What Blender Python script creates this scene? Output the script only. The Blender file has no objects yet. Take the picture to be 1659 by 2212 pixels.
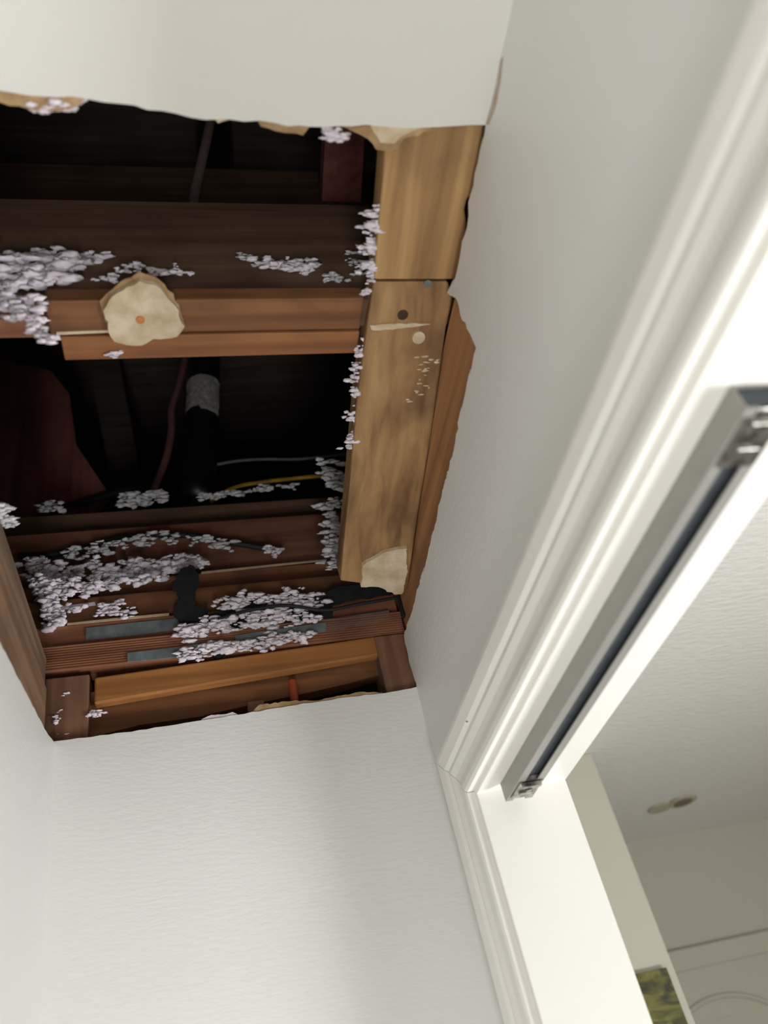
import bpy, bmesh, math, random
from mathutils import Vector, Matrix, noise
from mathutils.geometry import tessellate_polygon
random.seed(7)
S = bpy.context.scene
COL = S.collection

# ------------------------------------------------------------------ camera, light, exposure
K = 1.67                                            # height of the lens above the floor
FPX = 1780.0
R = Matrix(((0.96996104, -0.13176614, -0.20448294),
            (0.06945619, -0.65558878, 0.75191701),
            (-0.23313392, -0.7435328, -0.6267436)))   # camera from world
cd = bpy.data.cameras.new('camera'); cam = bpy.data.objects.new('camera', cd); COL.objects.link(cam)
cd.sensor_width = 36.0; cd.sensor_fit = 'AUTO'; cd.lens = FPX / 2212 * 36
cam.matrix_world = Matrix.Translation((0, 0, K)) @ R.transposed().to_4x4()
cd.clip_start = 0.02
cd.dof.use_dof = True; cd.dof.focus_distance = 1.25; cd.dof.aperture_fstop = 3.2
S.camera = cam
S.view_settings.view_transform = 'Standard'
S.view_settings.look = 'None'
S.view_settings.gamma = 1.0
S.view_settings.use_curve_mapping = False
S.view_settings.exposure = 0.0
w = bpy.data.worlds.new('world'); S.world = w; w.use_nodes = True
w.node_tree.nodes['Background'].inputs[0].default_value = (0.8, 0.9, 1.0, 1)
w.node_tree.nodes['Background'].inputs[1].default_value = 0.02

def area(name, loc, target, sx, sy, power, color):
    l = bpy.data.lights.new(name, 'AREA'); l.shape = 'RECTANGLE'; l.size = sx; l.size_y = sy
    l.energy = power; l.color = color
    o = bpy.data.objects.new(name, l); COL.objects.link(o)
    o.location = loc
    o.rotation_euler = (Vector(target) - Vector(loc)).to_track_quat('-Z', 'Y').to_euler()
    return o
area('window_daylight', (2.5, -0.75, 1.25), (0.5, 0.95, 1.25), 1.0, 1.3, 13, (0.93, 0.97, 1.0))
area('added_bedroom_uplight', (1.38, 0.30, 0.80), (0.75, 0.48, 2.2), 0.4, 0.4, 25, (0.95, 0.975, 1.0))  # unseen uplight added to brighten the bedroom ceiling, door head and far wall
area('closet_fill_light', (-0.06, -0.50, 0.40), (0.03, 0.60, 2.4), 0.26, 0.6, 14.5, (0.97, 0.98, 1.0))  # fill added low behind the camera to lift the ceiling and the hole

# ------------------------------------------------------------------ geometry helpers
def ray(px, py):
    v = Vector((px - 829.5, -(py - 1106.0), -FPX))
    return (R.transposed() @ v)
def onz(px, py, z):
    r = ray(px, py); return r * ((z) / r.z) + Vector((0, 0, K))
def onx(px, py, x):
    r = ray(px, py); return r * (x / r.x) + Vector((0, 0, K))
def ony(px, py, y):
    r = ray(px, py); return r * (y / r.y) + Vector((0, 0, K))
def onp(px, py, p0, n):
    r = ray(px, py); t = (Vector(p0) - Vector((0, 0, K))).dot(Vector(n)) / r.dot(Vector(n))
    return r * t + Vector((0, 0, K))

def link(name, bm, m, parent=None, smooth=False, bevel=0.0):
    bmesh.ops.recalc_face_normals(bm, faces=bm.faces)
    lo = Vector((min(v.co.x for v in bm.verts), min(v.co.y for v in bm.verts), min(v.co.z for v in bm.verts)))
    hi = Vector((max(v.co.x for v in bm.verts), max(v.co.y for v in bm.verts), max(v.co.z for v in bm.verts)))
    org = Vector(((lo.x + hi.x) / 2, (lo.y + hi.y) / 2, lo.z))
    for v in bm.verts: v.co -= org
    me = bpy.data.meshes.new(name); bm.to_mesh(me); bm.free()
    me.materials.append(m)
    if smooth:
        for p in me.polygons: p.use_smooth = True
    o = bpy.data.objects.new(name, me); COL.objects.link(o)
    if parent is not None:
        o.parent = parent; o.location = org - world_loc(parent)
    else:
        o.location = org
    if bevel:
        b = o.modifiers.new('bevel', 'BEVEL'); b.width = bevel; b.segments = 2; b.limit_method = 'ANGLE'
    return o
def world_loc(o):
    p = Vector(o.location)
    while o.parent is not None:
        o = o.parent; p += Vector(o.location)
    return p
def empty(name, loc):
    o = bpy.data.objects.new(name, None); COL.objects.link(o); o.location = loc; o.empty_display_size = 0.03
    return o
def tag(o, label, cat, group=None, kind=None):
    o['label'] = label; o['category'] = cat
    if group: o['group'] = group
    if kind: o['kind'] = kind
    return o
def struct(o, label=None, cat=None):
    o['kind'] = 'structure'
    if label: o['label'] = label
    if cat: o['category'] = cat
    return o
def box(bm, a, b):
    (x0, y0, z0), (x1, y1, z1) = a, b
    vs = [bm.verts.new(p) for p in ((x0, y0, z0), (x1, y0, z0), (x1, y1, z0), (x0, y1, z0),
                                    (x0, y0, z1), (x1, y0, z1), (x1, y1, z1), (x0, y1, z1))]
    for f in ((0, 1, 2, 3), (4, 5, 6, 7), (0, 1, 5, 4), (1, 2, 6, 5), (2, 3, 7, 6), (3, 0, 4, 7)):
        bm.faces.new([vs[i] for i in f])
    return bm
def B(a, b): return box(bmesh.new(), a, b)
def prism(pts, off, bm=None):
    """closed solid: polygon pts extruded by the vector off"""
    bm = bm or bmesh.new(); off = Vector(off)
    a = [bm.verts.new(Vector(p)) for p in pts]; b = [bm.verts.new(Vector(p) + off) for p in pts]
    n = len(pts)
    for i in range(n): bm.faces.new((a[i], a[(i + 1) % n], b[(i + 1) % n], b[i]))
    if n <= 4:
        bm.faces.new(a); bm.faces.new(b)
    else:
        for t in tessellate_polygon([[Vector(p) for p in pts]]):
            bm.faces.new([a[i] for i in t]); bm.faces.new([b[i] for i in t])
    return bm
def jag(pts, step, amp, seed=0, axes=(1, 1, 1)):
    """a polyline resampled with a torn, ragged wobble"""
    rnd = random.Random(seed); out = []
    for a, b in zip(pts[:-1], pts[1:]):
        a, b = Vector(a), Vector(b); n = max(1, int((b - a).length / step))
        for i in range(n):
            p = a.lerp(b, i / n)
            if i or out:
                p = p + Vector([rnd.uniform(-amp, amp) * k for k in axes])
            out.append(p)
    out.append(Vector(pts[-1]))
    return out
def tube(pts, r, n=10, bm=None, sub=6):
    bm = bm or bmesh.new()
    P = [Vector(p) for p in pts]; Q = []
    for i in range(len(P) - 1):                     # Catmull-Rom
        p0 = P[max(i - 1, 0)]; p1 = P[i]; p2 = P[i + 1]; p3 = P[min(i + 2, len(P) - 1)]
        for k in range(sub):
            t = k / sub
            Q.append(0.5 * ((2 * p1) + (p2 - p0) * t + (2 * p0 - 5 * p1 + 4 * p2 - p3) * t * t + (3 * p1 - p0 - 3 * p2 + p3) * t ** 3))
    Q.append(P[-1]); rings = []
    for i, q in enumerate(Q):
        d = (Q[min(i + 1, len(Q) - 1)] - Q[max(i - 1, 0)]).normalized()
        u = d.cross(Vector((0.31, 0.2, 0.93))).normalized(); v = d.cross(u)
        rings.append([bm.verts.new(q + (u * math.cos(2 * math.pi * k / n) + v * math.sin(2 * math.pi * k / n)) * r) for k in range(n)])
    for a, b in zip(rings[:-1], rings[1:]):
        for k in range(n): bm.faces.new((a[k], a[(k + 1) % n], b[(k + 1) % n], b[k]))
    bm.faces.new(rings[0]); bm.faces.new(rings[-1])
    return bm
def disc(bm, c, nrm, r, h, n=20, sx=1.0):
    nrm = Vector(nrm).normalized(); u = nrm.orthogonal().normalized(); v = nrm.cross(u)
    pts = [Vector(c) + u * math.cos(2 * math.pi * k / n) * r * sx + v * math.sin(2 * math.pi * k / n) * r for k in range(n)]
    return prism(pts, nrm * h, bm)
def blob(bm, c, rx, ry, rz, rnd, rough=0.35, sub=2):
    if rough >= 0.5:                                # a fibrous crumb: a few ragged lobes
        for q in range(3):
            f = rnd.uniform(0.4, 0.75)
            blob(bm, Vector(c) + Vector((rnd.gauss(0, rx * .65), rnd.gauss(0, ry * .5), rnd.gauss(0, rz * .65))), rx * f, ry * f, rz * f, rnd, 0.49, 2)
        return
    r = bmesh.ops.create_icosphere(bm, subdivisions=sub, radius=1.0)
    o = Vector((rnd.random() * 50, rnd.random() * 50, rnd.random() * 50))
    for v in r['verts']:
        k = max(0.25, 1 + rough * (noise.noise(v.co * 1.7 + o) * 1.5 + noise.noise(v.co * 4.3 + o) * 1.3))
        v.co = Vector((v.co.x * rx * k, v.co.y * ry * k, v.co.z * rz * k)) + Vector(c)

# ------------------------------------------------------------------ materials
def newmat(name):
    m = bpy.data.materials.new(name); m.use_nodes = True
    nt = m.node_tree; bs = nt.nodes['Principled BSDF']
    return m, nt, bs
def N(nt, t, **kw):
    n = nt.nodes.new(t)
    for k, v in kw.items(): setattr(n, k, v)
    return n
def lin(c):
    return tuple(((v / 255) / 12.92 if v / 255 <= 0.04045 else ((v / 255 + 0.055) / 1.055) ** 2.4) for v in c) + (1,)
def paint(name, col, rough=0.55, bump=0.25, scale=170.0, stretch=(1, 1, 1), dist=0.0012):
    m, nt, bs = newmat(name)
    bs.inputs['Base Color'].default_value = lin(col); bs.inputs['Roughness'].default_value = rough
    tc = N(nt, 'ShaderNodeTexCoord'); mp = N(nt, 'ShaderNodeMapping'); mp.inputs['Scale'].default_value = stretch
    nt.links.new(tc.outputs['Object'], mp.inputs[0])
    nz = N(nt, 'ShaderNodeTexNoise'); nz.inputs['Scale'].default_value = scale; nz.inputs['Detail'].default_value = 3
    nt.links.new(mp.outputs[0], nz.inputs['Vector'])
    bp = N(nt, 'ShaderNodeBump'); bp.inputs['Strength'].default_value = bump; bp.inputs['Distance'].default_value = dist
    nt.links.new(nz.outputs[0], bp.inputs['Height']); nt.links.new(bp.outputs[0], bs.inputs['Normal'])
    return m
def plain(name, col, rough=0.5, metal=0.0, spot=None, scale=60.0):
    m, nt, bs = newmat(name)
    bs.inputs['Roughness'].default_value = rough; bs.inputs['Metallic'].default_value = metal
    tc = N(nt, 'ShaderNodeTexCoord'); nz = N(nt, 'ShaderNodeTexNoise')
    nz.inputs['Scale'].default_value = scale; nz.inputs['Detail'].default_value = 4
    nt.links.new(tc.outputs['Object'], nz.inputs['Vector'])
    cr = N(nt, 'ShaderNodeValToRGB')
    cr.color_ramp.elements[0].position = 0.35; cr.color_ramp.elements[1].position = 0.68
    cr.color_ramp.elements[0].color = lin(spot or tuple(v * 0.88 for v in col)); cr.color_ramp.elements[1].color = lin(col)
    nt.links.new(nz.outputs[0], cr.inputs[0]); nt.links.new(cr.outputs[0], bs.inputs['Base Color'])
    return m
def wood(name, dark, mid, light, axis='X', rough=0.7, grain=1.0, stain=None, stain_amt=0.5):
    m, nt, bs = newmat(name)
    bs.inputs['Roughness'].default_value = rough
    tc = N(nt, 'ShaderNodeTexCoord'); mp = N(nt, 'ShaderNodeMapping')
    a, c = 2.2, 46.0
    mp.inputs['Scale'].default_value = {'X': (a, c, c), 'Y': (c, a, c), 'Z': (c, c, a)}[axis]
    nt.links.new(tc.outputs['Object'], mp.inputs[0])
    nz = N(nt, 'ShaderNodeTexNoise'); nz.inputs['Scale'].default_value = 1.0 * grain; nz.inputs['Detail'].default_value = 6
    nz.inputs['Distortion'].default_value = 0.35
    nt.links.new(mp.outputs[0], nz.inputs['Vector'])
    cr = N(nt, 'ShaderNodeValToRGB'); e = cr.color_ramp.elements
    e[0].position = 0.3; e[0].color = lin(dark); e[1].position = 0.72; e[1].color = lin(light)
    x = e.new(0.5); x.color = lin(mid)
    nt.links.new(nz.outputs[0], cr.inputs[0])
    # large stains and weathering
    n2 = N(nt, 'ShaderNodeTexNoise'); n2.inputs['Scale'].default_value = 7.0; n2.inputs['Detail'].default_value = 5
    nt.links.new(tc.outputs['Object'], n2.inputs['Vector'])
    c2 = N(nt, 'ShaderNodeValToRGB'); c2.color_ramp.elements[0].position = 0.5; c2.color_ramp.elements[1].position = 0.72
    nt.links.new(n2.outputs[0], c2.inputs[0])
    ml = N(nt, 'ShaderNodeMath', operation='MULTIPLY'); ml.inputs[1].default_value = stain_amt
    nt.links.new(c2.outputs[0], ml.inputs[0])
    mx = N(nt, 'ShaderNodeMix', data_type='RGBA')
    nt.links.new(ml.outputs[0], mx.inputs[0]); nt.links.new(cr.outputs[0], mx.inputs[6])
    mx.inputs[7].default_value = lin(stain or tuple(v * 0.6 for v in dark))
    nt.links.new(mx.outputs[2], bs.inputs['Base Color'])
    bp = N(nt, 'ShaderNodeBump'); bp.inputs['Strength'].default_value = 0.35; bp.inputs['Distance'].default_value = 0.0015
    nt.links.new(nz.outputs[0], bp.inputs['Height']); nt.links.new(bp.outputs[0], bs.inputs['Normal'])
    return m

M = {}
M['wall'] = paint('wall_paint', (230, 229, 224), 0.5, 0.35, 120, (0.5, 0.5, 1.6))
M['ceil'] = paint('ceiling_paint', (222, 219, 211), 0.6, 0.3, 110)
M['ceil2'] = paint('bedroom_ceiling_paint', (222, 219, 212), 0.6, 0.9, 60, (0.5, 1.3, 1), 0.004)
M['bedwall'] = paint('bedroom_wall_paint', (196, 192, 176), 0.6, 0.2, 110)
M['trim'] = paint('trim_gloss_paint', (234, 231, 223), 0.32, 0.05, 30)
M['floor'] = wood('floor_boards', (156, 146, 134), (180, 170, 158), (198, 188, 176), 'Y', 0.5, stain_amt=0.2)
M['gyp'] = plain('torn_gypsum', (222, 208, 182), 0.95, spot=(190, 166, 130), scale=34)
M['paper'] = plain('torn_brown_paper', (186, 158, 118), 0.95, spot=(150, 118, 82), scale=40)
M['fluff'] = plain('lilac_white_insulation', (246, 237, 242), 0.98, spot=(216, 204, 212), scale=90)
M['fluffgrey'] = plain('grey_insulation', (226, 223, 223), 0.98, spot=(176, 175, 175), scale=90)
M['joist'] = wood('pale_joist_wood', (132, 98, 60), (168, 130, 84), (196, 158, 106), 'Y', 0.6, stain=(92, 70, 46), stain_amt=0.45)
M['plateL'] = wood('left_plate_wood', (116, 88, 66), (144, 112, 86), (164, 132, 104), 'Y', 0.7, stain=(90, 68, 52))
M['joist2'] = wood('weathered_joist_wood', (118, 86, 54), (158, 122, 80), (186, 148, 100), 'Y', 0.65, stain=(70, 46, 30), stain_amt=0.85)
M['plateY'] = wood('side_plate_wood', (140, 98, 66), (174, 126, 84), (194, 146, 100), 'Y', 0.65, stain=(90, 62, 44))
M['plateG'] = wood('grey_brown_plate_wood', (96, 76, 58), (124, 100, 78), (146, 122, 98), 'Y', 0.75, stain=(84, 68, 54))
M['orange'] = wood('orange_block_wood', (138, 88, 44), (168, 110, 58), (188, 130, 74), 'X', 0.6, stain=(120, 78, 42), stain_amt=0.4)
M['brownX'] = wood('brown_beam_wood', (92, 58, 36), (126, 82, 50), (150, 102, 64), 'X', 0.65, stain=(58, 40, 28), stain_amt=0.6)
M['redX'] = wood('reddish_board_wood', (110, 68, 48), (144, 92, 64), (164, 112, 80), 'X', 0.65, stain=(70, 44, 34))
M['battenX'] = wood('orange_brown_batten_wood', (116, 72, 42), (144, 92, 54), (166, 112, 68), 'X', 0.65, stain=(78, 50, 34))
M['darkX'] = wood('dark_beam_wood', (82, 60, 46), (108, 80, 60), (126, 95, 72), 'X', 0.75, stain=(40, 28, 22))
M['darkr'] = wood('dark_reddish_board', (98, 62, 46), (128, 82, 60), (146, 96, 70), 'X', 0.75, stain=(44, 28, 24))
M['stud'] = wood('stud_wood', (100, 68, 48), (132, 94, 68), (150, 112, 84), 'Z', 0.7, stain=(80, 56, 44))
M['attic'] = wood('attic_boards', (62, 52, 46), (78, 66, 58), (94, 80, 70), 'X', 0.85)
M['maroon'] = wood('maroon_attic_board', (120, 66, 60), (146, 82, 74), (160, 96, 86), 'Z', 0.85)
M['pipe'] = plain('black_vent_pipe', (24, 26, 27), 0.4, spot=(18, 20, 21))
M['label'] = plain('creased_foil_label', (252, 250, 240), 0.5, 0.0, spot=(196, 192, 182), scale=75)
M['redwire'] = plain('red_brown_cable', (128, 84, 84), 0.5)
M['browncable'] = plain('dusty_brown_cable', (176, 146, 136), 0.6)
M['yellow'] = plain('yellow_cable', (190, 150, 44), 0.45)
M['greywire'] = plain('grey_cable', (112, 122, 124), 0.5)
M['black'] = plain('black_rubber', (24, 24, 26), 0.7)
M['tar'] = plain('black_felt_paper', (32, 33, 35), 0.9, spot=(20, 20, 22))
M['plate'] = plain('dull_steel', (124, 132, 131), 0.6, 0.1, spot=(100, 106, 106), scale=50)
M['alu'] = plain('track_metal', (152, 150, 143), 0.45, 0.2, spot=(149, 147, 140))
M['zinc'] = plain('bright_zinc', (196, 194, 186), 0.25, 0.9, spot=(110, 108, 102), scale=120)
M['dark'] = plain('dark_slot', (62, 68, 74), 0.6)
M['copper'] = plain('copper_screw', (214, 134, 78), 0.35, 0.6)
M['red'] = plain('orange_red_plastic', (176, 78, 44), 0.5)
M['beige'] = plain('beige_plastic', (188, 178, 154), 0.5)

# ------------------------------------------------------------------ setting
XR, XJ, XL, YF = 0.331, 0.453, -0.201, 1.132     # closet side face of the right wall, its bedroom face, left wall, far wall
ZC, ZH, TH = K + 0.82, K + 0.36, 0.0127          # ceiling, underside of the head jamb, drywall thickness
YJ, YN = 0.99, -0.25                             # far and near side of the door opening

struct(link('floor', B((-0.25, -1.7, -0.1), (3.2, 3.2, 0)), M['floor']))
# closet ceiling: drywall up to the torn edge of the hole
edge = [onz(px, py, 0.82) for px, py in ((-250, 172), (0, 196), (60, 205), (190, 213), (320, 235), (440, 257), (490, 259), (560, 262), (620, 270), (700, 274), (790, 272), (870, 278), (960, 273), (1051, 270))]
edge[0].x = XL; edge[-1].x = XR + 0.001
edge = jag(edge, 0.012, 0.0012, 3, (1, 1, 0))
ceil = struct(link('ceiling', prism([Vector((XL - TH, -1.7, ZC)), Vector((XL - TH, edge[0].y, ZC))] + edge + [Vector((XR + TH, edge[-1].y, ZC)), Vector((XR + TH, -1.7, ZC))], (0, 0, TH)), M['ceil']))
def torn(pxs, z0, name, m, t=0.006, parent=None, seed=1):
    p = [onz(px, py, z0) for px, py in pxs]
    p = jag(p + [p[0]], 0.006, 0.0016, seed, (1, 1, 0))[:-1]
    return link(name, prism(p, (0, 0, t)), m, parent)
zt = 0.8215
torn(((-40, 190), (60, 200), (185, 210), (178, 225), (140, 236), (100, 240), (60, 234), (20, 226), (-40, 210)), zt, 'torn_paper', M['paper'], parent=ceil)
torn(((555, 258), (640, 268), (672, 274), (655, 290), (625, 290), (590, 280), (565, 270)), zt, 'torn_paper', M['paper'], parent=ceil, seed=2)
torn(((725, 270), (900, 274), (940, 276), (900, 292), (872, 300), (846, 326), (815, 322), (792, 300), (760, 284)), zt, 'torn_paper', M['paper'], parent=ceil, seed=3)
torn(((800, 262), (880, 268), (915, 274), (880, 288), (850, 310), (820, 308)), zt - 0.0012, 'torn_gypsum', M['gyp'], parent=ceil, seed=4)
torn(((462, 254), (492, 257), (486, 262), (470, 263)), zt, 'torn_gypsum', M['gyp'], parent=ceil, seed=5)

# right wall: header drywall with its torn top and the door opening
top = [onx(px, py, XR) for px, py in ((1050, 272), (1034, 330), (1021, 400), (1012, 440), (1012, 470), (994, 545), (985, 600), (966, 628), (985, 650), (1004, 700), (1027, 748), (1016, 800), (1002, 860), (985, 940), (970, 1010), (955, 1060), (945, 1110), (932, 1160), (920, 1215), (906, 1260), (892, 1310), (872, 1375), (884, 1430), (901, 1484))]
for p in top[:2]: p.z = min(p.z, ZC)
top[0].z = ZC
top = jag(top, 0.009, 0.003, 9, (0, 1, 1))
top[-1].y = YF
wr = [Vector((XR, -1.7, 0)), Vector((XR, -1.7, ZC)), Vector((XR, top[0].y, ZC))] + top[1:] + [Vector((XR, YF, 0)), Vector((XR, YJ + 0.012, 0)), Vector((XR, YJ + 0.012, ZH + 0.012)), Vector((XR, YN - 0.012, ZH + 0.012)), Vector((XR, YN - 0.012, 0))]
wall_right = struct(link('wall_right', prism(wr, (TH, 0, 0)), M['wall']))
rt = random.Random(77)
te = top[3:-1]
outer = [Vector((p.x, p.y - 0.0015 + rt.uniform(-.0015, .0015), p.z + 0.003 + rt.uniform(-.002, .004))) for p in te]
bm = bmesh.new()
va = [[bm.verts.new(Vector((XR + dx, p.y, p.z)) - (Vector((0, 0, 0.004)) if k == 0 else Vector())) for p in pts] for k, pts in enumerate((te, outer)) for dx in (0.003, 0.006)]
for i in range(len(te) - 1):
    for a, b in ((0, 2), (2, 3), (3, 1), (1, 0)): bm.faces.new((va[a][i], va[a][i + 1], va[b][i + 1], va[b][i]))
bm.faces.new([va[k][0] for k in (0, 2, 3, 1)]); bm.faces.new([va[k][-1] for k in (0, 2, 3, 1)])
link('torn_paper', bm, plain('torn_white_paper', (222, 214, 204), 0.95), wall_right)
# far wall
ft = [ony(px, py, YF) for px, py in ((112, 1602), (200, 1591), (300, 1578), (400, 1561), (480, 1549), (560, 1536), (640, 1522), (760, 1505), (860, 1493), (905, 1483))]
ft[0].x = XL; ft[-1].x = XR + 0.0005
ft = jag(ft, 0.01, 0.0008, 4, (0.5, 0, 1))
wall_far = struct(link('wall_far', prism([Vector((XL - TH, YF, 0)), Vector((XL - TH, YF, ft[0].z))] + ft + [Vector((XR + TH, YF, ft[-1].z)), Vector((XR + TH, YF, 0))], (0, TH, 0)), M['wall']))
for i, (pxs, m) in enumerate((
    (((435, 1554), (455, 1545), (480, 1545), (500, 1538), (520, 1545), (515, 1549), (470, 1556)), 'fluff'),
    (((545, 1540), (560, 1522), (600, 1518), (640, 1513), (680, 1515), (720, 1505), (760, 1498), (800, 1494), (828, 1496), (780, 1508), (700, 1520), (600, 1537)), 'paper'))):
    p = [ony(a, b, YF + 0.002) for a, b in pxs]
    p = jag(p + [p[0]], 0.005, 0.0014, 20 + i, (1, 0, 1))[:-1]
    link('torn_paper' if m == 'paper' else 'torn_gypsum', prism(p, (0, 0.008, 0)), M[m], wall_far)
# left wall
lt = [onx(px, py, XL) for px, py in ((-60, 1270), (0, 1388), (30, 1446), (70, 1524), (100, 1580), (118, 1606))]
lt[-1].y = YF
lt = jag(lt, 0.012, 0.001, 6, (0, 1, 1))
wall_left = struct(link('wall_left', prism([Vector((XL, -1.7, 0)), Vector((XL, -1.7, ZC)), Vector((XL, 0.36, ZC)), Vector((XL, 0.40, lt[0].z - 0.02))] + lt + [Vector((XL, YF, 0))], (-TH, 0, 0)), M['wall']))
struct(link('wall_back', B((XL - TH, -1.72, 0), (XR + TH, -1.7, ZC)), M['wall']))
# crack in the ceiling corner: torn paper tape
pts = [onx(px, py, XR - 0.0006) for px, py in ((1049, 268), (1062, 225), (1073, 180), (1081, 130), (1086, 122), (1080, 182), (1070, 230), (1056, 270))]
link('corner_tape', prism(pts, (0.0005, 0, 0)), plain('frayed_tape', (196, 178, 160), 0.9), wall_right)

# bedroom beyond the opening
struct(link('ceiling_bedroom', B((XJ - 0.01, -1.7, ZC), (3.1, 3.05, ZC + 0.02)), M['ceil2']))
wc = struct(link('wall_bedroom_corner', B((XJ, 2.078, 0), (1.052, 3.02, ZC)), M['bedwall'], bevel=0.004))
wc2 = struct(link('wall_bedroom_far', B((1.05, 3.016, 0), (3.1, 3.06, ZC)), M['bedwall']))
struct(link('wall_bedroom_side', B((3.06, -1.7, 0), (3.1, 3.05, ZC)), M['bedwall']))
struct(link('wall_bedroom_near', B((XJ - 0.01, -1.72, 0), (3.1, -1.7, ZC)), M['bedwall']))
bm = B((XJ - TH, -1.7, 0), (XJ, YN - 0.012, ZC)); box(bm, (XJ - TH, YN - 0.012, ZH + 0.012), (XJ, YJ + 0.012, ZC)); box(bm, (XJ - TH, YJ + 0.012, 0), (XJ, 2.08, ZC))
struct(link('wall_bedroom_closet', bm, M['bedwall']))

# door opening: jambs, stop and moulded casing on the closet side
door = struct(empty('door_1', (XR, YJ, 0)), 'white painted door frame with bare jambs and moulded casing on the right wall', 'door frame')
link('head_jamb', B((XR, YN - 0.012, ZH), (XJ, YJ + 0.012, ZH + 0.018)), M['trim'], door, bevel=0.0012)
link('side_jamb', B((XR, YJ, 0), (XJ, YJ + 0.018, ZH + 0.001)), M['trim'], door, bevel=0.0012)
link('side_jamb', B((XR, YN - 0.018, 0), (XJ, YN, ZH + 0.001)), M['trim'], door, bevel=0.0012)
prof = [(0.006, 0.0), (0.006, 0.010), (0.010, 0.012), (0.018, 0.012), (0.020, 0.0095), (0.030, 0.0085), (0.040, 0.009), (0.050, 0.012), (0.056, 0.0115), (0.062, 0.015), (0.078, 0.017), (0.084, 0.0165), (0.088, 0.012), (0.088, 0.0)]
def casing_head():
    bm = bmesh.new(); A = []; Bv = []
    for o, t in prof:
        A.append(bm.verts.new((XR - t, YN - o, ZH + o))); Bv.append(bm.verts.new((XR - t, YJ + o, ZH + o)))
    for i in range(len(prof) - 1): bm.faces.new((A[i], A[i + 1], Bv[i + 1], Bv[i]))
    bm.faces.new(A); bm.faces.new(Bv); bm.faces.new((A[0], A[-1], Bv[-1], Bv[0]))
    return bm
def casing_side(y, s):
    bm = bmesh.new(); A = []; Bv = []
    for o, t in prof:
        A.append(bm.verts.new((XR - t, y + s * o, 0))); Bv.append(bm.verts.new((XR - t, y + s * o, ZH + o - 0.0008)))
    for i in range(len(prof) - 1): bm.faces.new((A[i], A[i + 1], Bv[i + 1], Bv[i]))
    bm.faces.new(A); bm.faces.new(Bv); bm.faces.new((A[0], A[-1], Bv[-1], Bv[0]))
    return bm
link('head_casing', casing_head(), M['trim'], door)
link('side_casing', casing_side(YJ, 1), M['trim'], door)
link('side_casing', casing_side(YN, -1), M['trim'], door)

# bifold track under the head jamb
zt0, zt1 = ZH - 0.023, ZH - 0.0002
tr = tag(empty('bifold_track', (0.374, 0.63, zt0)), 'pale metal sliding door track with a dark slot under the white door head', 'door track')
ty0, ty1 = 0.322, 0.968
def channel():
    pr = [(0.357, zt1), (0.357, zt0), (0.3665, zt0), (0.3665, zt0 + 0.0015), (0.3585, zt0 + 0.0015), (0.3585, zt1 - 0.0015), (0.3905, zt1 - 0.0015), (0.3905, zt0 + 0.0015), (0.3825, zt0 + 0.0015), (0.3825, zt0), (0.392, zt0), (0.392, zt1)]
    return prism([Vector((x, ty0, z)) for x, z in pr], (0, ty1 - ty0, 0))
link('channel', channel(), M['alu'], tr)
link('slot_fill', B((0.3590, ty0 + 0.002, zt0 + 0.006), (0.3900, ty1 - 0.05, zt1 - 0.0018)), M['dark'], tr)  # dark-coloured block filling the hollow of the channel
for y0 in (ty1 - 0.062, ty0 + 0.004):
    bm = bmesh.new()
    box(bm, (0.3592, y0, zt0 + 0.003), (0.3898, y0 + 0.046, zt0 + 0.0055))
    box(bm, (0.3600, y0 + 0.004, zt0 - 0.0022), (0.3890, y0 + 0.050, zt0 - 0.0002))
    disc(bm, (0.3745, y0 + 0.012, zt0 + 0.003), (0, 0, -1), 0.0065, 0.004)
    box(bm, (0.3630, y0 + 0.004, zt0 - 0.007), (0.3860, y0 + 0.010, zt0 + 0.004))
    box(bm, (0.3660, y0 + 0.030, zt0 - 0.0045), (0.3830, y0 + 0.036, zt0 + 0.004))
    o = link('pivot_bracket', bm, M['zinc'], tr, bevel=0.0006)
    o['label'] = 'shiny zinc pivot bracket'
    sb = bmesh.new(); disc(sb, (0.3745, y0 + 0.021, zt0 - 0.002), (0, 0, -1), 0.0042, 0.0045, 6)
    link('pivot_screw', sb, M['zinc'], o)

# bedroom door, picture, ceiling fixture
d2 = struct(empty('door_2', (1.6, 3.0, 0)), 'white panel door with an arched top panel on the far bedroom wall', 'door')
ztop = ony(1500, 2045, 3.0).z
dl, dr = 1.25, 2.01
link('slab', B((dl, 2.998, 0.01), (dr, 3.016, ztop - 0.06)), M['bedwall'], d2)
bm = B((dl - 0.065, 2.988, 0), (dl, 3.016, ztop)); box(bm, (dr, 2.988, 0), (dr + 0.065, 3.016, ztop)); box(bm, (dl, 2.988, ztop - 0.065), (dr, 3.016, ztop))
link('door_casing', bm, M['bedwall'], d2, bevel=0.004)
pl, pr_ = 1.36, 1.90; pz = ony(1560, 2150, 2.99).z
arc = [Vector((pl + (pr_ - pl) * i / 24, 2.996, pz - 0.14 * (abs(2 * i / 24 - 1)) ** 2.2)) for i in range(25)]
ring = [Vector((pl, 2.996, 1.15))] + arc + [Vector((pr_, 2.996, 1.15)), Vector((pl, 2.996, 1.15))]
link('arched_moulding', tube(ring, 0.008, 8, sub=2), M['bedwall'], d2, True)
ring2 = [Vector(((p.x - 1.63) * 0.86 + 1.63, 2.996, (p.z - 1.5) * 0.87 + 1.5)) for p in ring]
link('arched_panel', prism(ring2[:-1], (0, 0.004, 0)), M['bedwall'], d2, bevel=0.001)

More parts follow.
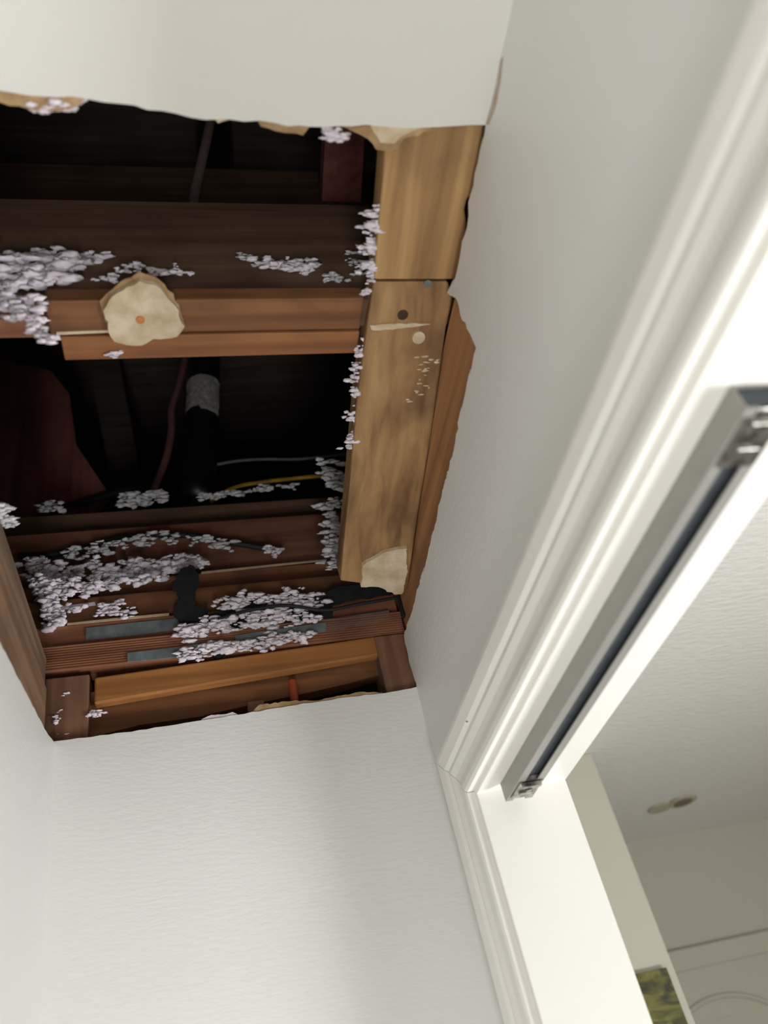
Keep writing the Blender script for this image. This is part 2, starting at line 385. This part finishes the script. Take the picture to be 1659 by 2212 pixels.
def picture_mat():
    m, nt, bs = newmat('olive_abstract_canvas'); bs.inputs['Roughness'].default_value = 0.7
    tc = N(nt, 'ShaderNodeTexCoord'); mp = N(nt, 'ShaderNodeMapping'); mp.inputs['Scale'].default_value = (9, 9, 22); mp.inputs['Rotation'].default_value = (0, 0.5, 0)
    nz = N(nt, 'ShaderNodeTexNoise'); nz.inputs['Scale'].default_value = 1.6; nz.inputs['Detail'].default_value = 6; nz.inputs['Distortion'].default_value = 1.2
    cr = N(nt, 'ShaderNodeValToRGB'); e = cr.color_ramp.elements
    e[0].position = 0.25; e[0].color = lin((58, 34, 38)); e[1].position = 0.75; e[1].color = lin((140, 134, 80))
    for p, c in ((0.36, (58, 58, 46)), (0.48, (84, 82, 48)), (0.6, (112, 108, 56))):
        x = e.new(p); x.color = lin(c)
    nt.links.new(tc.outputs['Object'], mp.inputs[0]); nt.links.new(mp.outputs[0], nz.inputs['Vector'])
    nt.links.new(nz.outputs[0], cr.inputs[0]); nt.links.new(cr.outputs[0], bs.inputs['Base Color'])
    return m
pt = ony(1440, 2089, 2.06)
pic = tag(empty('picture', (0.86, 2.066, pt.z - 0.8)), 'olive green and dark red abstract canvas on the bedroom wall beyond the door jamb', 'picture')
link('canvas', B((0.70, 2.060, pt.z - 0.8), (pt.x, 2.078, pt.z)), picture_mat(), pic, bevel=0.002)

fx = onz(1450, 1735, 0.818)
fix = tag(empty('ceiling_fixture', fx), 'small beige two lobed fixture on the bedroom ceiling', 'ceiling fixture')
bm = bmesh.new(); a = onz(1473, 1728, 0.82); b = onz(1425, 1743, 0.82)
disc(bm, a, (0, 0, -1), 0.05, 0.009, 28); link('cover', bm, M['beige'], fix, bevel=0.002)
bm = bmesh.new(); disc(bm, a + Vector((0, 0, -0.009)), (0, 0, -1), 0.032, 0.003, 24); link('centre_cap', bm, plain('dark_beige_plastic', (120, 108, 88), 0.6), fix)
bm = bmesh.new(); disc(bm, b, (0, 0, -1), 0.042, 0.008, 28); link('cover', bm, M['beige'], fix, bevel=0.002)

# ------------------------------------------------------------------ attic shell
ax0, ax1, ay0, ay1, az1 = -1.1, 1.3, -0.7, 2.3, K + 2.3
bm = bmesh.new()
box(bm, (ax0, ay0, az1), (ax1, ay1, az1 + 0.03))
struct(link('roof_deck', bm, M['attic']))
struct(link('wall_attic_far', B((ax0, ay1, ZC + 0.03), (ax1, ay1 + 0.03, az1)), M['attic']))
struct(link('wall_attic_near', B((ax0, ay0 - 0.03, ZC + 0.03), (ax1, ay0, az1)), M['attic']))
struct(link('wall_attic_left', B((ax0 - 0.03, ay0, 1.9), (ax0, ay1, az1)), M['attic']))
struct(link('wall_attic_right', B((ax1, ay0, ZC + 0.03), (ax1 + 0.03, ay1, az1)), M['attic']))

def board(name, a, b, m, label, cat, group=None, bevel=0.002):
    return tag(link(name, B(a, b), m, bevel=bevel), label, cat, group)
# ------------------------------------------------------------------ ceiling framing
# wide pale joist along the right wall: a level board and a sagging board butted end to end
zb = 0.8345
L = [onz(px, py, zb) for px, py in ((850, 200), (835, 270), (826, 400), (808, 604))]
Rr = [onz(px, py, zb) for px, py in ((988, 604), (1006, 545), (1008, 478), (1004, 455), (1009, 432), (1026, 415), (1046, 285), (1058, 200))]
up = tag(link('ceiling_joist', prism(L + Rr, (0, 0, 0.038)), M['joist'], bevel=0.003),
         'wide pale timber running from the torn ceiling edge at the top right of the hole', 'joist')
n8 = Vector((0, 0.18, 1.0)).normalized(); p8 = Vector((0, 0.568, K + 0.838))
def onb(px, py, d=0.0): return onp(px, py, p8 - n8 * d, n8)
L = [onb(px, py) for px, py in ((808, 608), (794, 700), (772, 860), (755, 1050), (735, 1255))]
Rr = [onb(px, py) for px, py in ((880, 1275), (905, 1100), (930, 950), (964, 710), (979, 640), (968, 608))]
tag(link('ceiling_joist', prism(L + Rr, n8 * 0.038), M['joist2'], bevel=0.003),
    'wide weathered timber sloping down to the far right corner of the hole with plaster smears', 'joist')
# plaster smears, knots and nails on it
sm = tag(link('plaster_smear', prism(jag([onb(*p, 0.0) for p in ((798, 700), (850, 697), (930, 697), (900, 703), (840, 710), (800, 711), (798, 700))], 0.005, 0.001, 2, (1, 1, 0))[:-1], -n8 * 0.003), M['gyp']),
         'thin cream plaster line across the weathered timber', 'plaster smear')
sm = bmesh.new(); disc(sm, onb(903, 727), -n8, 0.0085, 0.004, 18)
tag(link('plaster_plug', sm, M['gyp']), 'round cream plaster plug on the weathered timber beside the plaster line', 'plaster plug')
rnd = random.Random(5); sm = bmesh.new()
for i in range(26):
    t = rnd.random(); px = 925 - 30 * t + rnd.gauss(0, 9); py = 760 + 110 * t
    blob(sm, onb(px, py, 0.0), rnd.uniform(.002, .005), rnd.uniform(.001, .002), 0.0014, rnd, 0.4, 1)
tag(link('plaster_speck', sm, M['gyp'], smooth=True), 'scatter of cream plaster specks along the weathered timber below the plug', 'plaster specks', kind='stuff')
for px, py, lab in ((870, 680, 'dark round knot on the weathered timber above the plaster line'),):
    sm = bmesh.new(); disc(sm, onb(px, py), -n8, 0.007, 0.0006, 16)
    tag(link('knot', sm, plain('knot_wood', (74, 52, 36), 0.8, spot=(54, 38, 28))), lab, 'knot')
sm = bmesh.new(); disc(sm, onb(923, 612), -n8, 0.005, 0.002, 16)
tag(link('nail_head', sm, M['plate']), 'grey nail head near the joint of the two wide timbers', 'nail')
tag(link('plasterboard_remnant', prism(jag([onb(*p) for p in ((778, 1262), (782, 1215), (800, 1205), (830, 1186), (876, 1178), (877, 1235), (868, 1278), (850, 1277), (815, 1262), (778, 1262))], 0.006, 0.0016, 8, (1, 1, 0))[:-1], -n8 * 0.007), M['gyp'], bevel=0.001),
    'cream scrap of plasterboard stuck to the lower end of the weathered timber', 'plasterboard scrap')

# top plate of the right wall, seen above the torn drywall
board('top_plate', (XR + TH + 0.001, 0.10, K + 0.60), (XJ - TH - 0.001, 1.44, K + 0.831), M['plateY'], 'orange brown wall plate behind the torn drywall on the right', 'wall plate')

# cross beam in the middle of the hole
xa, xb = onz(100, 680, 0.833).x, onz(782, 680, 0.833).x
board('cross_beam', (-0.75, 0.592, K + 0.845), (0.5, 0.632, K + 1.075), M['darkX'], 'deep dark beam crossing the hole above the plaster patch', 'beam')
board('furring_strip', (xa, 0.581, K + 0.833), (xb, 0.627, K + 0.857), M['brownX'], 'brown strip under the dark beam holding the round plaster patch', 'furring strip')
board('batten', (onz(133, 740, 0.84).x, 0.633, K + 0.836), (xb + 0.001, 0.668, K + 0.93), M['battenX'], 'orange brown batten just behind the strip with the plaster patch', 'batten')
board('blocking', (-0.6, 0.60, K + 0.826), (onz(72, 690, 0.833).x, 0.626, K + 0.8445), M['redX'], 'short brown block at the left edge beside the lilac fluff', 'blocking')
# round plaster patch with a copper screw
pp = [(300, 585), (345, 600), (365, 625), (388, 655), (400, 690), (385, 712), (360, 718), (330, 720), (305, 735), (270, 732), (240, 722), (228, 690), (218, 650), (240, 622), (270, 600)]
pt0 = [onz(x, y, 0.8335) for x, y in pp]
pc = sum(pt0, Vector()) / len(pt0)
patch = tag(empty('plaster_patch', pc), 'round cream plaster patch with a copper screw left on the brown strip', 'plaster patch')
pt1 = jag(pt0 + [pt0[0]], 0.006, 0.0018, 12, (1, 1, 0))[:-1]
link('paper_backing', prism(pt1, (0, 0, -0.003)), M['paper'], patch, bevel=0.0008)
pt2 = jag([pc + (p - pc) * Vector((0.95, 0.86, 1)).x + Vector((0, 0.004, 0)) for p in pt0] + [pc + (pt0[0] - pc) * 0.95 + Vector((0, 0.004, 0))], 0.006, 0.0016, 14, (1, 1, 0))[:-1]
pt2 = [Vector((p.x, p.y, K + 0.8305)) for p in pt2]
link('gypsum_disc', prism(pt2, (0, 0, -0.007)), M['gyp'], patch, bevel=0.0015)
sm = bmesh.new(); sc = onz(303, 690, 0.8235); disc(sm, sc + Vector((0, 0, 0.001)), (0, 0, -1), 0.0048, 0.003, 16)
link('screw', sm, M['copper'], patch)['label'] = 'copper coloured screw head'

# ------------------------------------------------------------------ left wall plates
board('wall_plate', (XL - 0.10, 0.3, K + 0.50), (XL - TH - 0.001, 1.128, K + 0.660), M['plateL'], 'brown wall plate showing above the torn left wall', 'wall plate')
board('wall_plate', (XL - 0.10, 0.3, K + 0.662), (XL - TH - 0.004, 1.128, K + 0.712), M['plateG'], 'grey brown upper plate along the left edge of the hole', 'wall plate')

# ------------------------------------------------------------------ far wall framing
xl, xr = XL - 0.09, XR + 0.01
board('rim_joist', (xl - 0.5, 1.262, K + 0.995), (xr + 0.5, 1.30, K + 1.115), M['darkX'], 'dark top board below the black attic opening', 'joist')
board('rim_joist', (xl - 0.5, 1.225, K + 0.895), (xr + 0.1, 1.26, K + 1.04), M['darkr'], 'dark reddish board behind the sagging black cable', 'joist')
board('wall_board', (xl - 0.3, 1.205, K + 0.845), (xr, 1.224, K + 0.905), M['redX'], 'reddish brown board with white fluff below the black cable', 'board')
board('top_plate', (xl, 1.172, K + 0.792), (xr, 1.204, K + 0.85), M['brownX'], 'brown plate crossing behind the black felt scrap', 'wall plate')
board('top_plate', (xl, 1.160, K + 0.748), (xr, 1.20, K + 0.790), M['redX'], 'reddish plate with the upper steel strip', 'wall plate')
# fluted board
bm = bmesh.new(); pr = []; nz_ = 10
for i in range(nz_):
    z0 = K + 0.702 + 0.044 * i / nz_; z1 = K + 0.702 + 0.044 * (i + 1) / nz_
    pr += [(1.152, z0), (1.149, z0 + (z1 - z0) * 0.3), (1.149, z0 + (z1 - z0) * 0.75), (1.153, z1 - 0.0004)]
pr += [(1.19, K + 0.746), (1.19, K + 0.702)]
tag(link('fluted_board', prism([Vector((xl, y, z)) for y, z in pr], (xr - xl, 0, 0)), M['redX']), 'reddish board with fine grooves above the orange block', 'board')
# stud bay
s1 = ony(150, 1480, 1.146)
board('wall_stud', (-0.222, 1.1455, 0.05), (ony(191, 1540, 1.146).x, 1.20, K + 0.688), M['stud'], 'brown stud speckled white in the lower left corner of the hole', 'stud')
board('wall_stud', (ony(822, 1440, 1.146).x, 1.1455, 0.05), (XR + 0.0125, 1.20, K + 0.700), M['stud'], 'reddish brown stud at the lower right corner of the hole', 'stud')
fb = [ony(px, py, 1.147) for px, py in ((203, 1463), (203, 1520), (826, 1413), (818, 1373))]
fb[0].x = fb[1].x; fb[3].x = fb[2].x
z0 = (fb[1].z + fb[2].z) / 2
fb = [Vector((p.x, 1.147, p.z)) for p in fb]
tag(link('fire_block', prism(fb, (0, 0.018, 0)), M['orange'], bevel=0.003), 'orange timber block between the two studs at the bottom of the hole', 'block')
p = [ony(a, b, 1.170) for a, b in ((192, 1495), (192, 1594), (300, 1566), (430, 1548), (560, 1518), (650, 1500), (760, 1474), (826, 1455), (826, 1398))]
tag(link('rear_board', prism(p, (0, 0.025, 0)), M['brownX'], bevel=0.001), 'dark brown ragged board in the stud bay behind the orange block', 'board')
board('wall_sheathing', (xl, 1.25, 0.1), (xr, 1.262, K + 0.72), M['attic'], 'black backing deep inside the stud bay', 'board')
o = ony(633, 1490, 1.160)
tag(link('peg', tube([o + Vector((0, 0, -0.02)), o + Vector((0.0005, 0, 0.002)), o + Vector((0.001, 0, 0.0155))], 0.0065, 12), M['red'], smooth=True), 'orange red peg standing behind the torn lower drywall edge', 'peg')
o = ony(563, 1525, 1.165)
board('blocking', (o.x - 0.02, 1.16, K + 0.54), (o.x + 0.006, 1.18, o.z + 0.008), M['stud'], 'small brown block end left of the orange red peg', 'block')

# steel strips, felt, cables
def strip(pxs, y, label, m='plate', t=0.002, name='steel_strip', cat='steel strip', group=None):
    p = [ony(a, b, y) for a, b in pxs]
    return tag(link(name, prism(p, (0, t, 0)), M[m], bevel=0.0005), label, cat, group)
strip(((185, 1356), (300, 1343), (437, 1330), (437, 1352), (300, 1370), (185, 1382)), 1.1575, 'dull grey steel strip above the grooved board')
strip(((275, 1410), (380, 1398), (482, 1382), (482, 1404), (380, 1420), (275, 1430)), 1.1465, 'dull grey steel strip lying over the grooved board')
strip(((508, 1372), (600, 1358), (705, 1344), (705, 1362), (600, 1382), (508, 1396)), 1.1465, 'dull grey steel strip among the lilac fluff')
strip(((700, 1340), (760, 1330), (840, 1318), (842, 1340), (760, 1354), (700, 1366)), 1.150, 'dark steel strip at the right end of the plates')
p = jag([ony(a, b, 1.15) for a, b in ((372, 1262), (392, 1222), (420, 1222), (428, 1255), (418, 1285), (424, 1310), (452, 1318), (430, 1352), (396, 1350), (376, 1320), (388, 1290), (372, 1262))], 0.006, 0.0036, 31, (1, 0, 1))[:-1]
tag(link('felt_scrap', prism(p, (0, 0.006, 0)), M['tar'], bevel=0.001), 'black torn felt scrap hanging over the brown plates', 'felt scrap')
p = jag([ony(a, b, 1.152) for a, b in ((440, 1330), (520, 1308), (610, 1296), (700, 1284), (715, 1268), (800, 1258), (845, 1282), (720, 1302), (712, 1366), (640, 1374), (560, 1394), (470, 1420), (430, 1396), (440, 1330))], 0.012, 0.003, 32, (1, 0, 1))[:-1]
tag(link('felt_sheet', prism(p, (0, 0.005, 0)), M['tar'], bevel=0.001), 'black felt sheet behind the lilac fluff above the orange block', 'felt sheet')

tag(link('cable', tube([ony(a, b, 1.213 if a < 300 else 1.208) for a, b in ((40, 1200), (110, 1198), (190, 1182), (260, 1162), (340, 1156), (420, 1158), (500, 1172), (560, 1182), (610, 1190))], 0.0055, 10), M['black'], smooth=True), 'black cable sagging across the reddish board on the far wall', 'cable')
tag(link('cable', tube([ony(a, b, 1.14) for a, b in ((470, 1338), (540, 1318), (620, 1308), (700, 1318), (780, 1304), (862, 1290))], 0.0028, 8), M['black'], smooth=True), 'thin black cable crossing the lilac fluff toward the right corner', 'cable')
tag(link('hook', tube([ony(a, b, 1.138) for a, b in ((852, 1278), (862, 1282), (866, 1296), (868, 1315), (874, 1332))], 0.0045, 10), M['black'], smooth=True), 'black hook in the right corner below the plasterboard scrap', 'hook')
tag(link('cable', tube([ony(a, b, 1.36) for a, b in ((404, 720), (400, 770), (385, 835), (371, 880), (370, 930), (360, 985), (340, 1040), (325, 1072))], 0.0085, 12), M['redwire'], smooth=True), 'red brown cable hanging beside the black pipe', 'cable')
up_pts = [ony(a, b, 0.8095) for a, b in ((470, 200), (455, 262), (440, 330), (424, 400), (416, 450))]
up_pts[0] = up_pts[1] + (up_pts[1] - up_pts[2]) * ((az1 - up_pts[1].z) / (up_pts[1].z - up_pts[2].z))
tag(link('cable', tube(up_pts, 0.010, 12), M['browncable'], smooth=True), 'thin brown cable in the upper dark part of the hole', 'cable')
tag(link('cable', tube([ony(455, 1085, 1.306)] + [ony(a, b, 1.315) for a, b in ((500, 1055), (560, 1042), (640, 1033), (720, 1026), (800, 1022))], 0.0045, 10), M['yellow'], smooth=True), 'yellow cable running right over the dark top board', 'cable')
tag(link('cable', tube([ony(a, b, 1.40) for a, b in ((455, 1006), (510, 996), (570, 992), (640, 992), (700, 986), (790, 975))], 0.0035, 8), M['greywire'], smooth=True), 'thin grey cable above the yellow cable', 'cable')
tag(link('cable', tube([ony(a, b, 1.40) for a, b in ((120, 1105), (180, 1085), (240, 1068), (290, 1052))], 0.008, 10), M['black'], smooth=True), 'short black cable at the foot of the maroon board', 'cable')

# vent pipe with creased label
vp = tag(empty('vent_pipe', ony(435, 1060, 1.36)), 'black vent pipe with a creased silver label in the lower attic gap', 'pipe')
pa, pb = ony(428, 1085, 1.36), ony(446, 700, 1.36)
link('pipe', tube([pa, (pa + pb) / 2, pb], 0.038, 24), M['pipe'], vp, True)
def wrap(u0, u1, r, bm):
    d = (pb - pa); ax = d.normalized(); u = ax.cross(Vector((0, 1, 0))).normalized(); v = u.cross(ax)
    if v.y > 0: v = -v
    A = []
    rr = random.Random(3); n = 18; mrows = 10
    for j in range(mrows + 1):
        row = []
        for i in range(n + 1):
            a = math.radians(-75 + 150 * i / n); t = u0 + (u1 - u0) * j / mrows
            if j == 0 and i > n * 0.55: t += 0.018
            rad = r + rr.uniform(0, 0.0022)
            row.append(bm.verts.new(pa + d * t + u * math.sin(a) * rad + v * math.cos(a) * rad))
        A.append(row)
    for j in range(mrows):
        for i in range(n): bm.faces.new((A[j][i], A[j][i + 1], A[j + 1][i + 1], A[j + 1][i]))
    bmesh.ops.solidify(bm, geom=list(bm.faces), thickness=0.0008)
    return bm
o = link('label', wrap(0.405, 0.60, 0.0392, bmesh.new()), M['label'], vp); o['label'] = 'creased silver white label'
vq = [onz(462, 250, 2.3), onz(464, 340, 2.0), onz(462, 460, 1.7)]
tag(link('vent_pipe', tube(vq, 0.045, 24), M['pipe'], smooth=True), 'black pipe in the upper dark part of the hole beside the thin cable', 'pipe')

# dark attic timbers
board('purlin', (-0.9, 0.82, K + 1.42), (0.9, 0.86, K + 1.62), M['darkX'], 'very dark timber crossing the top of the hole', 'beam')
p = [ony(a, b, 1.42) for a, b in ((-60, 760), (110, 800), (150, 850), (165, 960), (235, 1065), (180, 1110), (-60, 1120))]
tag(link('attic_board', prism(p, (0, 0.03, 0)), M['maroon'], bevel=0.002), 'dark maroon board in the attic at the left of the lower gap', 'board')
p = [ony(a, b, 1.7) for a, b in ((185, 740), (250, 740), (310, 1050), (240, 1050))]
p[0] = p[3] + (p[0] - p[3]) * ((az1 - p[3].z) / (p[0].z - p[3].z)); p[1] = p[2] + (p[1] - p[2]) * ((az1 - p[2].z) / (p[1].z - p[2].z))
tag(link('rafter', prism(p, (0, 0.04, 0)), M['attic'], bevel=0.002), 'dark brown rafter behind the maroon board', 'rafter')
p = [onz(a, b, 1.5) for a, b in ((705, 250), (792, 250), (780, 440), (695, 440))]
tag(link('attic_board', prism(p, (0, 0, 0.04)), M['maroon'], bevel=0.002), 'dark maroon board at the upper right of the hole', 'board')

# ------------------------------------------------------------------ insulation fluff
def tuft(label, spots, fn, n, size, m='fluff', seed=1, spread=6, group='tufts of lilac insulation', flat=0.55):
    rnd = random.Random(seed); bm = bmesh.new()
    for i in range(n):
        k = rnd.random() * (len(spots) - 1); j = int(k); t = k - j
        a, b = spots[j], spots[j + 1]
        wd = (a[2] * (1 - t) + b[2] * t) if len(a) > 2 else spread
        px = a[0] + (b[0] - a[0]) * t + rnd.gauss(0, wd) * 0.8; py = a[1] + (b[1] - a[1]) * t + rnd.gauss(0, wd)
        s = size * rnd.uniform(0.45, 1.25)
        c = fn(px, py)
        blob(bm, c, s * rnd.uniform(0.9, 1.6), s * flat, s * flat * rnd.uniform(0.7, 1.3), rnd, 0.5, 2)
    return tag(link('insulation_tuft', bm, M[m], smooth=True), label, 'insulation')
beam_f = lambda y: (lambda a, b: ony(a, b, y))
tuft('large lilac fluff clump on the left end of the dark beam', ((-20, 600, 28), (40, 610, 26), (110, 580, 18), (140, 570, 10)), beam_f(0.583), 70, 0.012, seed=1)
tuft('lilac fluff hanging from the left end of the brown strip', ((0, 640, 16), (50, 670, 14), (85, 720, 8), (112, 735, 6)), beam_f(0.567), 36, 0.008, seed=2)
tuft('wisp of fluff lying on the dark beam above the left clump', ((160, 565, 4), (185, 550, 6), (215, 548, 3)), beam_f(0.587), 12, 0.007, seed=3)
tuft('white fluff right of centre on the dark beam', ((560, 568, 5), (600, 572, 9), (640, 570, 8), (660, 576, 4)), beam_f(0.588), 26, 0.008, seed=4)
tuft('speckled fluff at the right end of the dark beam', ((700, 605, 5), (740, 598, 8), (775, 560, 12), (785, 600, 6)), beam_f(0.588), 26, 0.005, 'fluffgrey', seed=5)
tuft('small grey fluff bits on the dark beam left of the white fluff', ((515, 545, 5), (535, 555, 6), (550, 575, 4)), beam_f(0.588), 12, 0.005, 'fluffgrey', seed=6)
tuft('fluff tucked behind the top of the plaster patch', ((215, 605, 5), (290, 578, 6), (350, 585, 6), (405, 582, 4)), beam_f(0.578), 26, 0.006, seed=7)
edge_f = lambda a, b: onz(a, b, 0.842)
tuft('fluff along the upper left edge of the pale timber', ((822, 440, 3), (806, 500, 8), (798, 560, 8), (798, 625, 7)), edge_f, 46, 0.007, seed=8)
tuft('fluff teeth along the left edge of the weathered timber', ((790, 735, 7), (776, 790, 8), (770, 850, 8), (764, 910, 6), (758, 965, 5)), lambda a, b: onb(a, b, -0.008), 52, 0.0065, seed=9)
tuft('grey fluff in the corner where the yellow cable ends', ((705, 1010, 8), (730, 1030, 16), (735, 1050, 10)), beam_f(1.10), 30, 0.011, 'fluffgrey', seed=10)
tuft('pale fluff column beside the lower weathered timber', ((742, 1075, 5), (720, 1100, 10), (722, 1150, 10), (728, 1190, 8), (728, 1225, 8)), beam_f(1.12), 56, 0.010, 'fluffgrey', seed=11)
tuft('white fluff peak on the dark top board below the red brown cable', ((262, 1068, 6), (290, 1078, 8), (330, 1080, 5), (355, 1078, 3)), beam_f(1.255), 26, 0.012, 'fluffgrey', seed=12)
tuft('small white fluff at the left of the dark top board', ((90, 1100, 4), (110, 1098, 6), (140, 1100, 3)), beam_f(1.255), 14, 0.010, 'fluffgrey', seed=13)
tuft('thin fluff along the dark top board under the yellow cable', ((430, 1073, 2), (480, 1068, 3), (560, 1057, 2), (640, 1050, 2)), beam_f(1.257), 44, 0.008, 'fluffgrey', seed=14)
tuft('fluff caught along the black cable', ((140, 1205, 5), (200, 1185, 5), (260, 1172, 6), (330, 1162, 7), (430, 1166, 5), (500, 1176, 4)), beam_f(1.199), 60, 0.008, 'fluffgrey', seed=15)
tuft('pale fluff at the right end of the black cable', ((575, 1186, 3), (595, 1190, 6), (608, 1194, 3)), beam_f(1.198), 14, 0.007, seed=16)
# the loose heap nobody could count
rnd = random.Random(44); bm = bmesh.new()
heap = ((70, 1215, 12), (90, 1250, 24), (105, 1280, 18), (110, 1320, 12), (118, 1350, 8)); heap2 = ((90, 1250, 26), (160, 1260, 26), (220, 1250, 24), (280, 1230, 20), (330, 1235, 18), (380, 1215, 12), (430, 1215, 8))
for spots, n in ((heap, 110), (heap2, 190)):
    for i in range(n):
        k = rnd.random() * (len(spots) - 1); j = int(k); t = k - j; a, b = spots[j], spots[j + 1]
        wd = a[2] * (1 - t) + b[2] * t
        px = a[0] + (b[0] - a[0]) * t + rnd.gauss(0, wd) * .5; py = a[1] + (b[1] - a[1]) * t + rnd.gauss(0, wd) * .75
        s = rnd.uniform(.004, .010)
        blob(bm, ony(px, py, 1.156 if py > 1250 else 1.19), s * 1.3, s * .7, s * .75, rnd, .5, 2)
tag(link('insulation_heap', bm, M['fluff'], smooth=True), 'loose heap of lilac white insulation crumbs at the left of the far framing', 'insulation', kind='stuff')
tuft('fluff clump below the loose heap above the upper steel strip', ((215, 1315, 6), (245, 1318, 10), (280, 1320, 6)), beam_f(1.155), 26, 0.008, seed=17)
tuft('flat lilac fluff on the black felt sheet, upper part', ((470, 1305, 6), (540, 1300, 10), (620, 1296, 10), (690, 1286, 7)), beam_f(1.148), 90, 0.008, seed=18)
tuft('flat lilac fluff on the black felt sheet, middle part', ((530, 1345, 8), (580, 1335, 14), (640, 1325, 14), (670, 1330, 8)), beam_f(1.147), 80, 0.008, seed=19)
tuft('lilac fluff left of the black felt sheet', ((392, 1366, 6), (420, 1358, 12), (450, 1348, 10), (520, 1355, 8)), beam_f(1.145), 46, 0.009, seed=20)
tuft('lilac fluff along the top of the orange block', ((405, 1412, 6), (450, 1402, 7), (500, 1400, 5), (560, 1388, 7), (620, 1378, 6), (665, 1374, 4)), beam_f(1.142), 100, 0.0072, seed=21)
tuft('small white crumbs on the brown stud in the lower left corner', ((130, 1500, 6), (140, 1530, 10), (128, 1560, 5), (130, 1588, 4)), beam_f(1.145), 7, 0.0042, seed=22)['kind'] = 'stuff'
tuft('white crumbs beside the left end of the orange block', ((196, 1525, 4), (204, 1540, 5), (208, 1550, 4)), beam_f(1.144), 12, 0.005, seed=23)
tuft('lilac fluff hanging from the torn ceiling edge at the upper left', ((80, 235, 4), (130, 228, 6), (175, 220, 4)), lambda a, b: onz(a, b, 0.826), 24, 0.007, seed=24)
tuft('small lilac fluff hanging from the torn ceiling edge near the pale timber', ((705, 278, 4), (720, 288, 5), (724, 294, 3)), lambda a, b: onz(a, b, 0.824), 14, 0.006, seed=25)

# small details
def sliver(pxs, fn, off, m, name, label, cat):
    return tag(link(name, prism([fn(a, b) for a, b in pxs], off), m), label, cat)
pale = plain('pale_splinter', (206, 178, 142), 0.8)
sliver(((145, 1346), (260, 1334), (365, 1324), (365, 1329), (260, 1339), (145, 1350)), lambda a, b: ony(a, b, 1.1588), (0, 0.0012, 0), pale, 'wood_splinter', 'long pale splinter above the upper steel strip', 'splinter')
sliver(((122, 1311), (205, 1300), (207, 1307), (122, 1318)), lambda a, b: ony(a, b, 1.1700), (0, 0.0012, 0), M['fluff'], 'wood_splinter', 'short whitish splinter at the left end of the plates', 'splinter')
sliver(((435, 1235), (600, 1218), (705, 1208), (705, 1211), (600, 1222), (435, 1239)), lambda a, b: ony(a, b, 1.2038), (0, 0.0012, 0), pale, 'wood_splinter', 'thin pale splinter right of the black felt scrap', 'splinter')
sliver(((122, 716), (240, 712), (240, 717), (122, 722)), lambda a, b: onz(a, b, 0.8328), (0, 0, -0.0015), M['gyp'], 'plaster_line', 'cream plaster line left of the round plaster patch', 'plaster smear')
tuft('single lilac crumb hanging under the batten', ((238, 764, 2), (246, 765, 2)), lambda a, b: onz(a, b, 0.834), 5, 0.006, seed=31)
tuft('pale crumbs on the top of the left wall plate', ((4, 1092, 4), (14, 1118, 6), (28, 1140, 4)), lambda a, b: onx(a, b, -0.212), 22, 0.006, 'fluffgrey', seed=32)
p = [onp(a, b, (XR - 0.013, 0, 0), (1, 0, 0)) for a, b in ((1252, 930), (1262, 932), (1266, 944), (1258, 951), (1251, 945))]
link('scuff', prism(p, (-0.0012, 0, 0)), plain('brown_scuff', (150, 128, 104), 0.8), door)['label'] = 'small brown scuff on the head casing'
p = [onp(a, b, (XR - 0.0135, 0, 0), (1, 0, 0)) for a, b in ((996, 1554), (1010, 1557), (1011, 1560), (997, 1557))]
link('scuff', prism(p, (-0.0012, 0, 0)), plain('tan_scratch', (150, 124, 84), 0.8), door)['label'] = 'thin tan scratch on the head casing'
